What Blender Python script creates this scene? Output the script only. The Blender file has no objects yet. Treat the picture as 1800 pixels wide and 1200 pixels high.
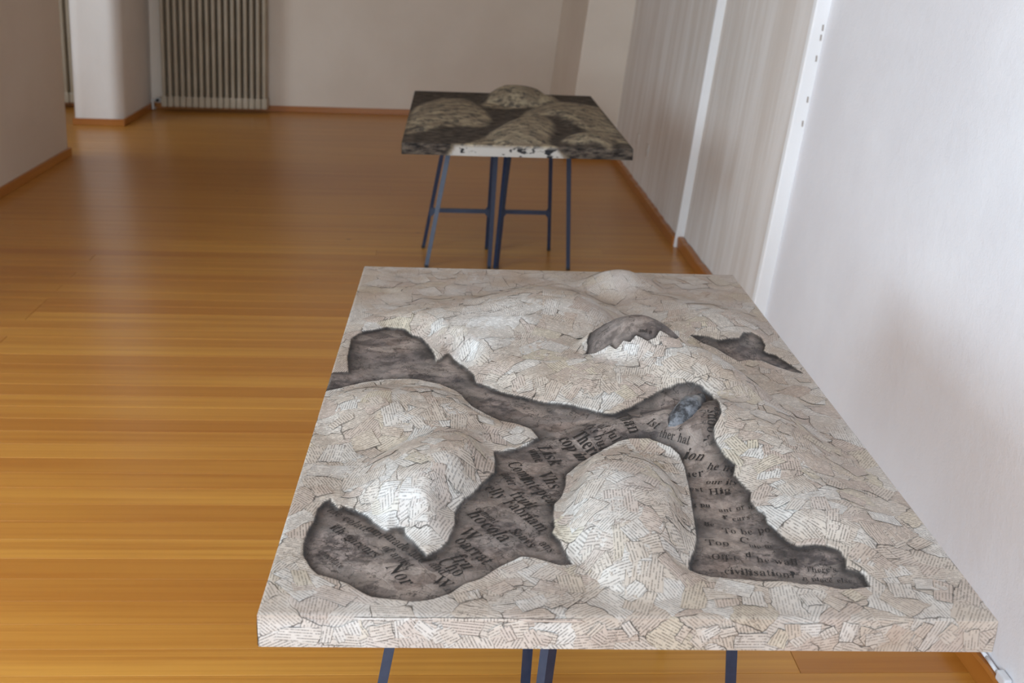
import bpy, bmesh, math, random, json
import numpy as np
from mathutils import Vector, Matrix
from mathutils.geometry import tessellate_polygon
random.seed(7); RNG = np.random.default_rng(7)
S = bpy.context.scene
COL = S.collection
R = math.radians

# ------------------------------------------------------------------ camera
cd = bpy.data.cameras.new('camera'); cam = bpy.data.objects.new('camera', cd); COL.objects.link(cam)
cd.sensor_width = 36.0; cd.lens = 1921.26/1800*36.0; cd.clip_start = .05
yaw, pitch, roll = R(3.9108), R(20.5406), R(2.2258)
fw = Vector((math.sin(yaw)*math.cos(pitch), math.cos(yaw)*math.cos(pitch), -math.sin(pitch)))
rt = Vector((math.cos(yaw), -math.sin(yaw), 0)); up = rt.cross(fw)
r2 = math.cos(roll)*rt + math.sin(roll)*up; u2 = -math.sin(roll)*rt + math.cos(roll)*up
m = Matrix((r2, u2, -fw)).transposed().to_4x4(); m.translation = (0, 0, 1.6)
cam.matrix_world = m
S.camera = cam
cd.dof.use_dof = True; cd.dof.focus_distance = 1.95; cd.dof.aperture_fstop = 6.3
# ------------------------------------------------------------------ light
W = bpy.data.worlds.new('world'); S.world = W; W.use_nodes = True
W.node_tree.nodes['Background'].inputs[0].default_value = (.80, .90, 1.0, 1)
W.node_tree.nodes['Background'].inputs[1].default_value = 1.0
def area(name, loc, direction, sx, sy, power, color):
    l = bpy.data.lights.new(name, 'AREA'); l.shape = 'RECTANGLE'; l.size = sx; l.size_y = sy; l.energy = power; l.color = color
    o = bpy.data.objects.new(name, l); COL.objects.link(o); o.location = loc
    o.rotation_euler = Vector(direction).to_track_quat('-Z', 'Z').to_euler()
    return o
area('window_daylight', (-4.25, 1.3, 1.75), (1, 0, -.12), 2.2, 1.7, 340, (.68, .85, 1.0))
area('window_daylight', (-1.2, -2.55, 1.75), (0, 1, -.12), 2.0, 1.7, 320, (.70, .85, 1.0))
area('window_daylight', (-4.25, 7.3, 1.75), (1, .25, -.12), 1.6, 1.7, 70, (.74, .87, 1.0))
S.view_settings.view_transform = 'Standard'; S.view_settings.look = 'None'
S.view_settings.exposure = -1.0; S.view_settings.gamma = 1.0; S.view_settings.use_curve_mapping = False
S.cycles.max_bounces = 8; S.cycles.diffuse_bounces = 5

# ------------------------------------------------------------------ helpers
def mesh_obj(name, verts, faces, mat=None, parent=None, smooth=False):
    me = bpy.data.meshes.new(name); me.from_pydata([tuple(v) for v in verts], [], [tuple(f) for f in faces]); me.update()
    if smooth: me.polygons.foreach_set('use_smooth', [True]*len(me.polygons))
    if mat: me.materials.append(mat)
    o = bpy.data.objects.new(name, me); COL.objects.link(o)
    if parent: o.parent = parent
    return o
def bm_obj(name, bm, mat=None, parent=None, smooth=False):
    me = bpy.data.meshes.new(name); bm.to_mesh(me); bm.free()
    if smooth: me.polygons.foreach_set('use_smooth', [True]*len(me.polygons))
    if mat: me.materials.append(mat)
    o = bpy.data.objects.new(name, me); COL.objects.link(o)
    if parent: o.parent = parent
    return o
def thing(name, label, cat, loc, rz=0, group=None):
    o = bpy.data.objects.new(name, None); o.empty_display_size = .05; COL.objects.link(o)
    o.location = loc; o.rotation_euler = (0, 0, rz); o['label'] = label; o['category'] = cat
    if group: o['group'] = group
    return o
def struct(o): o['kind'] = 'structure'; return o
def box(bm, x0, x1, y0, y1, z0, z1, k=0.0, bev=0.0):
    """box, optionally leaning to +x by k metres per metre of height"""
    r = bmesh.ops.create_cube(bm, size=1.0); vs = r['verts']
    for v in vs:
        v.co = Vector((x0+(v.co.x+.5)*(x1-x0), y0+(v.co.y+.5)*(y1-y0), z0+(v.co.z+.5)*(z1-z0)))
        v.co.x += k*v.co.z
    if bev:
        es = list({e for v in vs for e in v.link_edges})
        bmesh.ops.bevel(bm, geom=es, offset=bev, segments=2, affect='EDGES', profile=.6)
def boxobj(name, b, mat, k=0.0, bev=0.0, parent=None):
    bm = bmesh.new(); box(bm, *b, k=k, bev=bev); return bm_obj(name, bm, mat, parent)
def prism(bm, pts, z0, z1, k=0.0):
    lo = [bm.verts.new((x+k*z0, y, z0)) for x, y in pts]; hi = [bm.verts.new((x+k*z1, y, z1)) for x, y in pts]
    n = len(pts)
    for i in range(n): bm.faces.new((lo[i], lo[(i+1) % n], hi[(i+1) % n], hi[i]))
    bm.faces.new(lo[::-1]); bm.faces.new(hi)
def tube(bm, a, b, r, n=10):
    a, b = Vector(a), Vector(b); d = (b-a).normalized()
    t = Vector((0, 0, 1)) if abs(d.z) < .9 else Vector((1, 0, 0))
    e1 = d.cross(t).normalized(); e2 = d.cross(e1)
    A = [bm.verts.new(a+r*(math.cos(2*math.pi*i/n)*e1+math.sin(2*math.pi*i/n)*e2)) for i in range(n)]
    B = [bm.verts.new(b+r*(math.cos(2*math.pi*i/n)*e1+math.sin(2*math.pi*i/n)*e2)) for i in range(n)]
    for i in range(n): bm.faces.new((A[i], A[(i+1) % n], B[(i+1) % n], B[i]))
    bm.faces.new(A[::-1]); bm.faces.new(B)

# ------------------------------------------------------------------ materials
class NT:
    def __init__(s, name):
        s.m = bpy.data.materials.new(name); s.m.use_nodes = True; s.t = s.m.node_tree
        s.b = s.t.nodes['Principled BSDF']
    def n(s, typ, props=None, **ins):
        nd = s.t.nodes.new(typ)
        for k, v in (props or {}).items(): setattr(nd, k, v)
        for k, v in ins.items():
            key = int(k[1:]) if k[0] == 'i' and k[1:].isdigit() else k.replace('_', ' ')
            s.set(nd.inputs[key], v)
        return nd
    def set(s, sock, v):
        if hasattr(v, 'is_output') or isinstance(v, bpy.types.NodeSocket): s.t.links.new(v, sock)
        else: sock.default_value = v
    def math(s, op, a, b=None, c=None, clamp=False):
        nd = s.t.nodes.new('ShaderNodeMath'); nd.operation = op; nd.use_clamp = clamp
        for i, v in enumerate((a, b, c)):
            if v is not None: s.set(nd.inputs[i], v)
        return nd.outputs[0]
    def mix(s, fac, a, b, typ='RGBA', blend='MIX'):
        nd = s.t.nodes.new('ShaderNodeMix'); nd.data_type = typ
        if typ == 'RGBA':
            nd.blend_type = blend; s.set(nd.inputs[0], fac); s.set(nd.inputs[6], a); s.set(nd.inputs[7], b); return nd.outputs[2]
        s.set(nd.inputs[0], fac); s.set(nd.inputs[2], a); s.set(nd.inputs[3], b); return nd.outputs[0]
    def sm(s, v, lo, hi):
        nd = s.t.nodes.new('ShaderNodeMapRange'); nd.interpolation_type = 'SMOOTHSTEP'
        s.set(nd.inputs[0], v); s.set(nd.inputs[1], lo); s.set(nd.inputs[2], hi); return nd.outputs[0]
    def noise(s, vec, scale, detail=3, rough=.5, dim='3D', out='Fac', w=None):
        nd = s.t.nodes.new('ShaderNodeTexNoise'); nd.noise_dimensions = dim
        if vec is not None and dim != '1D': s.set(nd.inputs['Vector'], vec)
        if w is not None: s.set(nd.inputs['W'], w)
        nd.inputs['Scale'].default_value = scale; nd.inputs['Detail'].default_value = detail; nd.inputs['Roughness'].default_value = rough
        return nd.outputs[out]
    def vscale(s, v, sc):
        nd = s.t.nodes.new('ShaderNodeVectorMath'); nd.operation = 'MULTIPLY'; s.set(nd.inputs[0], v); nd.inputs[1].default_value = sc; return nd.outputs[0]
    def bump(s, h, strength, dist):
        nd = s.t.nodes.new('ShaderNodeBump'); s.set(nd.inputs['Height'], h); nd.inputs['Strength'].default_value = strength; nd.inputs['Distance'].default_value = dist
        s.t.links.new(nd.outputs[0], s.b.inputs['Normal'])
    def done(s, color, rough=.5, spec=.5):
        s.set(s.b.inputs['Base Color'], color); s.set(s.b.inputs['Roughness'], rough); s.b.inputs['Specular IOR Level'].default_value = spec
        return s.m
def lin(r, g, b):
    f = lambda c: (c/255/12.92) if c/255 <= .04045 else ((c/255+.055)/1.055)**2.4
    return (f(r), f(g), f(b), 1.0)

def plaster(name, col, col2, streak=False, bump=.25):
    t = NT(name); P = t.n('ShaderNodeNewGeometry').outputs['Position']
    if streak:
        n1 = t.noise(t.vscale(P, (5, 7, .35)), 1.0, 4, .6); n2 = t.noise(t.vscale(P, (16, 22, 1.2)), 1.0, 3, .6)
        f = t.sm(t.math('ADD', t.math('MULTIPLY', n1, .7), t.math('MULTIPLY', n2, .3)), .38, .66)
    else:
        f = t.sm(t.noise(P, 1.3, 4, .55), .35, .7)
    c = t.mix(f, col, col2)
    spots = t.sm(t.noise(P, 9, 4, .6), .68, .80)
    c = t.mix(t.math('MULTIPLY', spots, .12), c, lin(190, 178, 165))
    t.bump(t.math('ADD', t.noise(P, 26, 4, .6), t.math('MULTIPLY', t.noise(P, 140, 2, .5), .35)), bump, .01)
    return t.done(c, .75, .3)
M_WALL = plaster('white_plaster', lin(227, 225, 227), lin(236, 235, 237))
M_FAR = plaster('far_plaster', lin(225, 211, 195), lin(232, 219, 204))
M_PIL = plaster('pillar_plaster', lin(229, 221, 213), lin(236, 229, 222))
M_STREAK = plaster('streaked_plaster', lin(222, 213, 204), lin(238, 233, 228), True)
M_TRIMW = plaster('white_trim_paint', lin(240, 239, 238), lin(245, 244, 244), bump=.1)
M_CEIL = plaster('ceiling_paint', lin(236, 234, 230), lin(240, 238, 235))

def wood(name, axis, base, dark, light, rough, spec=.5, coat=0.0):
    """varnished pine with the grain running along axis 0 (x) or 1 (y)"""
    t = NT(name); P = t.n('ShaderNodeNewGeometry').outputs['Position']
    rnd = t.n('ShaderNodeObjectInfo').outputs['Random']
    off = t.n('ShaderNodeCombineXYZ', None, X=t.math('MULTIPLY', rnd, 37.0), Y=t.math('MULTIPLY', rnd, 91.0), Z=t.math('MULTIPLY', rnd, 13.0)).outputs[0]
    va = t.n('ShaderNodeVectorMath'); t.set(va.inputs[0], P); t.set(va.inputs[1], off); V = va.outputs[0]
    sc = (.55, 26, 26) if axis == 0 else (26, .55, 26)
    sf = (1.0, 70, 70) if axis == 0 else (70, 1.0, 70)
    g1 = t.noise(t.vscale(V, sc), 1.0, 4, .6); g2 = t.noise(t.vscale(V, sf), 1.0, 3, .6)
    g = t.math('ADD', t.math('MULTIPLY', g1, .65), t.math('MULTIPLY', g2, .35))
    c = t.mix(t.math('MULTIPLY', t.sm(g, .40, .66), .55), light, dark)
    c = t.mix(t.math('MULTIPLY', t.sm(rnd, 0.1, .9), .42), c, dark)
    big = t.noise(t.vscale(V, (.5, .9, .9)), 1.0, 2, .5)
    c = t.mix(t.math('MULTIPLY', t.sm(big, .40, .75), .40), c, dark)
    kn = t.n('ShaderNodeTexVoronoi', None, Scale=1.0); t.set(kn.inputs['Vector'], t.vscale(V, (2.4, 4.6, 4.6) if axis == 0 else (4.6, 2.4, 4.6)))
    knm = t.math('SUBTRACT', 1.0, t.sm(kn.outputs['Distance'], .02, .06))
    pick = t.math('GREATER_THAN', t.n('ShaderNodeSeparateColor', None, i0=kn.outputs['Color']).outputs[0], .66)
    c = t.mix(t.math('MULTIPLY', t.math('MULTIPLY', knm, pick), .85), c, lin(66, 36, 16))
    t.bump(g, .06, .002)
    m = t.done(c, rough, spec)
    if coat: t.b.inputs['Coat Weight'].default_value = coat; t.b.inputs['Coat Roughness'].default_value = .12
    return m
M_FLOOR = wood('varnished_pine', 0, lin(186, 122, 46), lin(158, 92, 28), lin(202, 144, 62), .28, .5)
M_BBX = wood('pine_baseboard_cross', 0, lin(176, 108, 40), lin(150, 84, 26), lin(190, 124, 52), .34)
M_BBY = wood('pine_baseboard_long', 1, lin(176, 108, 40), lin(150, 84, 26), lin(190, 124, 52), .34)

# ------------------------------------------------------------------ the room
KR, KL, KP = .085, .045, .045        # the old walls are out of plumb
YF = 10.07; ZC = 3.1
XR = 1.274
# floor: sub-floor slab with single planks lying on it
floor = struct(boxobj('floor', (-4.3, 1.42, -2.65, YF+.1, -.06, -.02), M_FLOOR))
pw = .098
def plank_mesh(x0, x1, w):
    bm = bmesh.new(); box(bm, x0, x1, .0006, w-.0006, -.02, 0.0)
    es = [e for e in bm.edges if all(abs(v.co.z) < 1e-6 for v in e.verts)]
    bmesh.ops.bevel(bm, geom=es, offset=.0007, segments=1, affect='EDGES')
    me = bpy.data.meshes.new('plank'); bm.to_mesh(me); bm.free(); me.materials.append(M_FLOOR); return me
y = 1.2; far_planks = []; variants = {}
while y < YF:
    cut = random.choice([None, None, -2.9, -1.75, .85, -.35, .4])
    segs = [(-4.3, 1.40)] if cut is None else [(-4.3, cut-.0006), (cut+.0006, 1.40)]
    for a, b in segs:
        if y < 5.7:
            key = (a, b)
            if key not in variants: variants[key] = plank_mesh(a, b, pw)
            o = bpy.data.objects.new('plank', variants[key]); COL.objects.link(o); o.parent = floor; o.location = (0, y, random.uniform(-.0006, .0002))
        else: far_planks.append((a, b, y))
    y += pw
bm = bmesh.new()
for a, b, yy in far_planks: box(bm, a, b, yy+.0006, yy+pw-.0006, -.02, random.uniform(-.0005, 0))
yy = -2.65
while yy < 1.2-.01:
    box(bm, -4.3, 1.40, yy+.0006, yy+pw-.0006, -.02, 0); yy += pw
o = bm_obj('far_planks', bm, M_FLOOR, floor); o['kind'] = 'stuff'
struct(boxobj('ceiling', (-4.5, 1.75, -2.8, YF+.15, ZC, ZC+.1), M_CEIL))
struct(boxobj('wall_far', (-4.5, 1.75, YF, YF+.15, -.02, ZC), M_FAR))
# right wall, leaning outwards: far stretch, recessed stretch, near stretch
bm = bmesh.new()
prism(bm, [(XR+.006, 5.80), (XR+.20, 5.80), (XR+.20, YF), (XR+.006, YF)], -.02, ZC, KR)
prism(bm, [(XR+.040, 4.10), (XR+.20, 4.10), (XR+.20, 5.80), (XR+.040, 5.80)], -.02, ZC, KR)
struct(bm_obj('wall_right', bm, M_STREAK))
bm = bmesh.new(); prism(bm, [(XR, -2.65), (XR+.20, -2.65), (XR+.20, 4.10), (XR, 4.10)], -.02, ZC, KR)
struct(bm_obj('wall_right_near', bm, M_WALL))
struct(boxobj('trim_1', (XR-.004, XR+.045, 5.775, 5.80, 0, ZC-.02), M_TRIMW, KR, .004))
o = struct(boxobj('trim_2', (XR-.052, XR+.04, 4.085, 4.125, 0, ZC-.02), M_TRIMW, KR, .006))
bm = bmesh.new()
for z in (.95, 1.04, 1.19, 1.265, 1.30, 1.44): box(bm, XR-.012+KR*z, XR-.006+KR*z, 4.0838, 4.09, z, z+.022)
bm_obj('nail_holes', bm, NT('dark_hole').done(lin(168, 158, 150), .9), o)['kind'] = 'stuff'
# pilaster in the far right corner
struct(boxobj('wall_pilaster', (.925, 1.45, 8.30, YF, 0, ZC), M_FAR, KR+.008, .012))
# left partition with its free end, and the round-edged pillar by the radiator
bm = bmesh.new(); box(bm, -2.98, -2.655, 3.6, 7.86, 0, ZC, KL)
es = [e for e in bm.edges if abs(e.verts[0].co.z-e.verts[1].co.z) > 1 and e.verts[0].co.y > 7]
bmesh.ops.bevel(bm, geom=es, offset=.02, segments=4, affect='EDGES', profile=.5); o = struct(bm_obj('wall_left', bm, M_FAR, smooth=True)); o.data.set_sharp_from_angle(angle=R(25))
bm = bmesh.new(); box(bm, -3.03, -2.625, 9.13, YF+.02, 0, ZC, KP)
es = [e for e in bm.edges if abs(e.verts[0].co.z-e.verts[1].co.z) > 1 and e.verts[0].co.y < 9.5]
bmesh.ops.bevel(bm, geom=es, offset=.10, segments=10, affect='EDGES', profile=.5); o = struct(bm_obj('wall_pillar', bm, M_PIL, smooth=True)); o.data.set_sharp_from_angle(angle=R(25))
# outer left wall and back wall with the window openings the daylight comes through
def wall_open(name, axis, pos, a0, a1, holes, t=.2):
    bm = bmesh.new(); cur = a0
    def seg(p, q, z0, z1):
        if axis == 'x': box(bm, pos-t, pos, p, q, z0, z1)
        else: box(bm, p, q, pos-t, pos, z0, z1)
    for h0, h1 in holes:
        seg(cur, h0, -.02, ZC); seg(h0, h1, -.02, .88); seg(h0, h1, 2.62, ZC); cur = h1
    seg(cur, a1, -.02, ZC); return struct(bm_obj(name, bm, M_WALL))
wall_open('wall_window_side', 'x', -4.3, -2.65, YF, [(.2, 2.4), (6.45, 8.15)])
wall_open('wall_back', 'y', -2.65, -4.5, 1.75, [(-2.2, -.2)])
# baseboards
def bb(name, b, mat, k=0): return struct(boxobj(name, b, mat, k, .004))
bb('baseboard_far', (-2.60, .93, YF-.018, YF, 0, .055), M_BBX)
bb('baseboard_alcove', (-4.3, -3.03, YF-.018, YF, 0, .055), M_BBX)
bb('baseboard_pillar', (-3.02, -2.61, 9.112, 9.13, 0, .055), M_BBX)
bb('baseboard_pillar_side', (-2.625, -2.607, 9.118, YF-.018, 0, .055), M_BBY, KP)
bb('baseboard_left', (-2.655, -2.637, 3.6, 7.878, 0, .06), M_BBY, KL)
bb('baseboard_left_end', (-2.98, -2.655, 7.86, 7.878, 0, .06), M_BBX)
def wavy_bb(name, y0, y1, x, h=.062, seed=1):
    rr = random.Random(seed); n = max(4, int((y1-y0)/.06)); bm = bmesh.new(); rows = []
    for i in range(n+1):
        yy = y0+(y1-y0)*i/n; hh = h+rr.uniform(-.004, .004)
        rows.append([bm.verts.new((x-.019, yy, 0)), bm.verts.new((x-.019, yy, hh-.006)), bm.verts.new((x-.013, yy, hh)), bm.verts.new((x+.012, yy, hh)), bm.verts.new((x+.012, yy, 0))])
    for a, b in zip(rows, rows[1:]):
        for j in range(5): bm.faces.new((a[j], b[j], b[(j+1) % 5], a[(j+1) % 5]))
    bm.faces.new(rows[0]); bm.faces.new(rows[-1][::-1]); bmesh.ops.recalc_face_normals(bm, faces=bm.faces)
    return struct(bm_obj(name, bm, M_BBY))
wavy_bb('baseboard_right_far', 5.80, 8.30, XR+.006, .062, 3)
wavy_bb('baseboard_right_middle', 4.13, 5.77, XR+.030, .062, 4)
wavy_bb('baseboard_right_near', -2.6, 4.08, XR, .058, 5)
bb('baseboard_pilaster', (.915, XR-.01, 8.282, 8.30, 0, .06), M_BBX)
bb('baseboard_pilaster_side', (.907, .925, 8.282, YF-.018, 0, .06), M_BBY)

# ------------------------------------------------------------------ radiators
t = NT('radiator_enamel'); P = t.n('ShaderNodeNewGeometry').outputs['Position']
M_RAD = t.done(t.mix(t.sm(t.noise(P, 4, 2), .4, .7), lin(176, 162, 140), lin(186, 173, 152)), .42)
M_VALVE = NT('valve_plastic').done(lin(222, 218, 212), .4)
M_DARK = NT('dark_rubber').done(lin(34, 32, 32), .6)
KRAD = .040
def column_mesh(h):
    bm = bmesh.new()
    for yy in (0.0, .047, .094): tube(bm, (.055*KRAD, yy, .055), ((h-.055)*KRAD, yy, h-.055), .0155, 10)
    for z0 in (0.0, h-.095):
        box(bm, -.0255, .0255, -.018, .112, z0, z0+.095, k=KRAD, bev=.013)
    me = bpy.data.meshes.new('column'); bm.to_mesh(me); bm.free(); me.materials.append(M_RAD); return me
CM = column_mesh(1.9)
def radiator(x0, n, y, z, label, lean, valve):
    r = thing('radiator', label, 'radiator', (x0, y, z)); 
    for i in range(n):
        c = bpy.data.objects.new('column', CM); COL.objects.link(c); c.parent = r; c.location = ((i+.5)*.0545, .02, 0)
    if valve:
        bm = bmesh.new(); tube(bm, (-.012, .06, .05), (.004, .06, .05), .014); box(bm, -.055, -.012, .04, .085, .03, .075, bev=.008)
        v = bm_obj('valve', bm, M_VALVE, r)
        bm = bmesh.new(); tube(bm, (-.032, .040, .053), (-.032, .018, .053), .016); bm_obj('valve_cap', bm, M_DARK, v)
        bm = bmesh.new(); tube(bm, (-.055, .065, .05), (-.085, .065, .05), .009); tube(bm, (-.085, .065, .059), (-.085, .065, -.03), .009)
        tube(bm, (-.085, .065, -.025), (-.07, .10, -.025), .008); bm_obj('pipe', bm, M_VALVE, r)
    bm = bmesh.new(); box(bm, .10, .13, .125, .155, .25, .29); box(bm, n*.0545-.13, n*.0545-.10, .125, .155, .25, .29); bm_obj('bracket', bm, M_RAD, r)
    return r
radiator(-2.505, 17, 9.90, .040, 'wide cream column radiator on the far wall, right of the white pillar', 0, True)
radiator(-4.0, 14, 9.90, .050, 'cream column radiator seen through the narrow gap left of the white pillar', 0, False)

# ------------------------------------------------------------------ small things on the right wall
t = NT('cable_plastic'); M_CABLE = t.done(lin(226, 228, 232), .35)
bm = bmesh.new()
for i in range(40):
    a = 1.55+i*.05; tube(bm, (XR-.003, a, .066+.001*math.sin(i*1.3)), (XR-.003, a+.0505, .066+.001*math.sin((i+1)*1.3)), .0048, 8)
cb = bm_obj('cable', bm, M_CABLE, None, True)
cb['label'] = 'white cable running along the top of the right baseboard'; cb['category'] = 'cable'
bm = bmesh.new(); box(bm, XR-.014, XR+.004, 1.945, 1.985, .058, .082, bev=.004); bm_obj('clip', bm, M_CABLE, cb)
M_PLATE = NT('plate_plastic').done(lin(214, 204, 194), .5)
for yy, lab in ((7.36, 'farther of two small blank plates on the right wall beside the dark panel'), (6.98, 'nearer of two small blank plates on the right wall beside the dark panel')):
    w = thing('wall_plate', lab, 'wall plate', (XR+.006+KR*.31, yy, .31), 0, 'blank wall plates'); w.rotation_euler = (0, math.atan(KR), 0)
    bm = bmesh.new(); box(bm, -.008, .0, -.04, .04, -.04, .04, bev=.003); bm_obj('cover', bm, M_PLATE, w)
    bm = bmesh.new(); tube(bm, (-.007, 0, 0), (-.0105, 0, 0), .012); bm_obj('knockout', bm, M_PLATE, w)

# ------------------------------------------------------------------ trestles
t = NT('blue_grey_steel'); M_STEEL = t.done(t.mix(t.sm(t.noise(t.n('ShaderNodeNewGeometry').outputs['Position'], 60, 2), .4, .7), lin(36, 46, 68), lin(42, 52, 74)), .38, .5)
def leg(parent, foot, top, turn, mir, w0=.020, w1=.026, name='leg'):
    """folded steel leg: an L section, one flange to the front, one running back"""
    f, p = Vector(foot), Vector(top); th = .003; bm = bmesh.new(); rings = []
    c, s = math.cos(turn), math.sin(turn)
    for q, w in ((f, w0), (p, w1)):
        sec = [(0, 0), (w, 0), (w, th), (th, th), (th, w), (0, w)]
        ring = []
        for a, b in sec:
            a = (a-w/2)*mir
            ring.append(bm.verts.new((q.x+c*a-s*b, q.y+s*a+c*b, q.z)))
        rings.append(ring)
    A, B = rings
    for i in range(6): bm.faces.new((A[i], A[(i+1) % 6], B[(i+1) % 6], B[i]))
    bm.faces.new(A[::-1]); bm.faces.new(B); bmesh.ops.recalc_face_normals(bm, faces=bm.faces)
    o = bm_obj(name, bm, M_STEEL, parent)
    bm = bmesh.new(); box(bm, f.x-.009, f.x+.009, f.y-.006, f.y+.018, 0, .012, bev=.002); bm_obj('foot_cap', bm, M_DARK, o)
    return o
ZT = .694
def trestle(label, xl, xr_, txl, txr, fxl, fxr, ftl, ftr, org, tl=-.16):
    """xl.. = near feet, tx.. = near tops, fx.. = far feet, ft.. = far tops (all in metres from the panel's front centre)"""
    r = thing('trestle', label, 'trestle', org)
    yn, yt, yf, yft = .668, .785, 1.025, .905
    leg(r, (xl, yn, 0), (txl, yt, ZT), tl, 1); leg(r, (xr_, yn, 0), (txr, yt, ZT), .16, -1)
    L = []
    for a, b, s in ((fxl, ftl, 1), (fxr, ftr, -1)):
        leg(r, (a, yf, 0), (b, yft, ZT), 0, s, .018, .022)
    z = .215; k = z/ZT; yy = yf+(yft-yf)*k; a = fxl+(ftl-fxl)*k; b = fxr+(ftr-fxr)*k
    bm = bmesh.new(); box(bm, a, b, yy, yy+.004, z-.010, z+.010); box(bm, a, b, yy, yy+.018, z+.008, z+.011); bm_obj('crossbar', bm, M_STEEL, r)
    for x, s in ((a, 1), (b, -1)):
        bm = bmesh.new(); v = [bm.verts.new((x+s*dx, yy+dy, z+dz)) for dy in (-.002, .002) for dx, dz in ((-.006, -.045), (.020, -.012), (.020, .012), (-.002, .045))]
        bm.faces.new(v[:4]); bm.faces.new(v[4:][::-1])
        for i in range(4): bm.faces.new((v[i], v[(i+1) % 4], v[4+(i+1) % 4], v[4+i]))
        bmesh.ops.recalc_face_normals(bm, faces=bm.faces); bm_obj('gusset', bm, M_STEEL, r)
    x0 = min(txl, ftl)-.01; x1 = max(txr, ftr)+.01
    for yy in (yt, yft-.02):
        bm = bmesh.new(); box(bm, x0, x1, yy, yy+.022, ZT-.02, ZT+.004, bev=.002); bm_obj('top_bar', bm, M_STEEL, r)
    bm = bmesh.new(); box(bm, x0, x0+.02, yt, yft, ZT-.016, ZT+.004); box(bm, x1-.02, x1, yt, yft, ZT-.016, ZT+.004); bm_obj('end_bar', bm, M_STEEL, r)
    return r
def copy_tree(o, parent=None):
    c = o.copy(); COL.objects.link(c); c.parent = parent
    for ch in list(o.children): copy_tree(ch, c)
    return c
T1 = dict(x=.2608, y=1.2239, w=.996, d=1.5894, yaw=R(-.981)); T2 = dict(x=.3106, y=4.6352, w=.9874, d=1.5832, yaw=R(-.3733))
H = .75; TH = .0504
G = 'blue-grey steel trestles'
X2 = T2['x']
ta = trestle('blue-grey steel trestle under the left half of the far dark panel', -.086-X2, .232-X2, .041-X2, .258-X2, -.108-X2, .230-X2, .017-X2, .250-X2, (X2, T2['y'], 0))
tb = trestle('blue-grey steel trestle under the right half of the far dark panel', .272-X2, .634-X2, .330-X2, .614-X2, .290-X2, .566-X2, .345-X2, .537-X2, (X2, T2['y'], 0), .65)
for src, lab, ox, oy in ((ta, 'blue-grey steel trestle under the left half of the near pale panel', -.006, 0), (tb, 'blue-grey steel trestle under the right half of the near pale panel', -.008, -.05)):
    c = copy_tree(src); c.location = (T1['x']+ox, T1['y']+oy, 0); c.rotation_euler = (0, 0, R(-.6)); c['label'] = lab
    if ox == -.008: c.scale = (1.11, 1, 1)
for o in (ta, tb): o['group'] = G
for o in S.objects:
    if o.parent is None and o.name.startswith('trestle'): o['group'] = G

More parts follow.
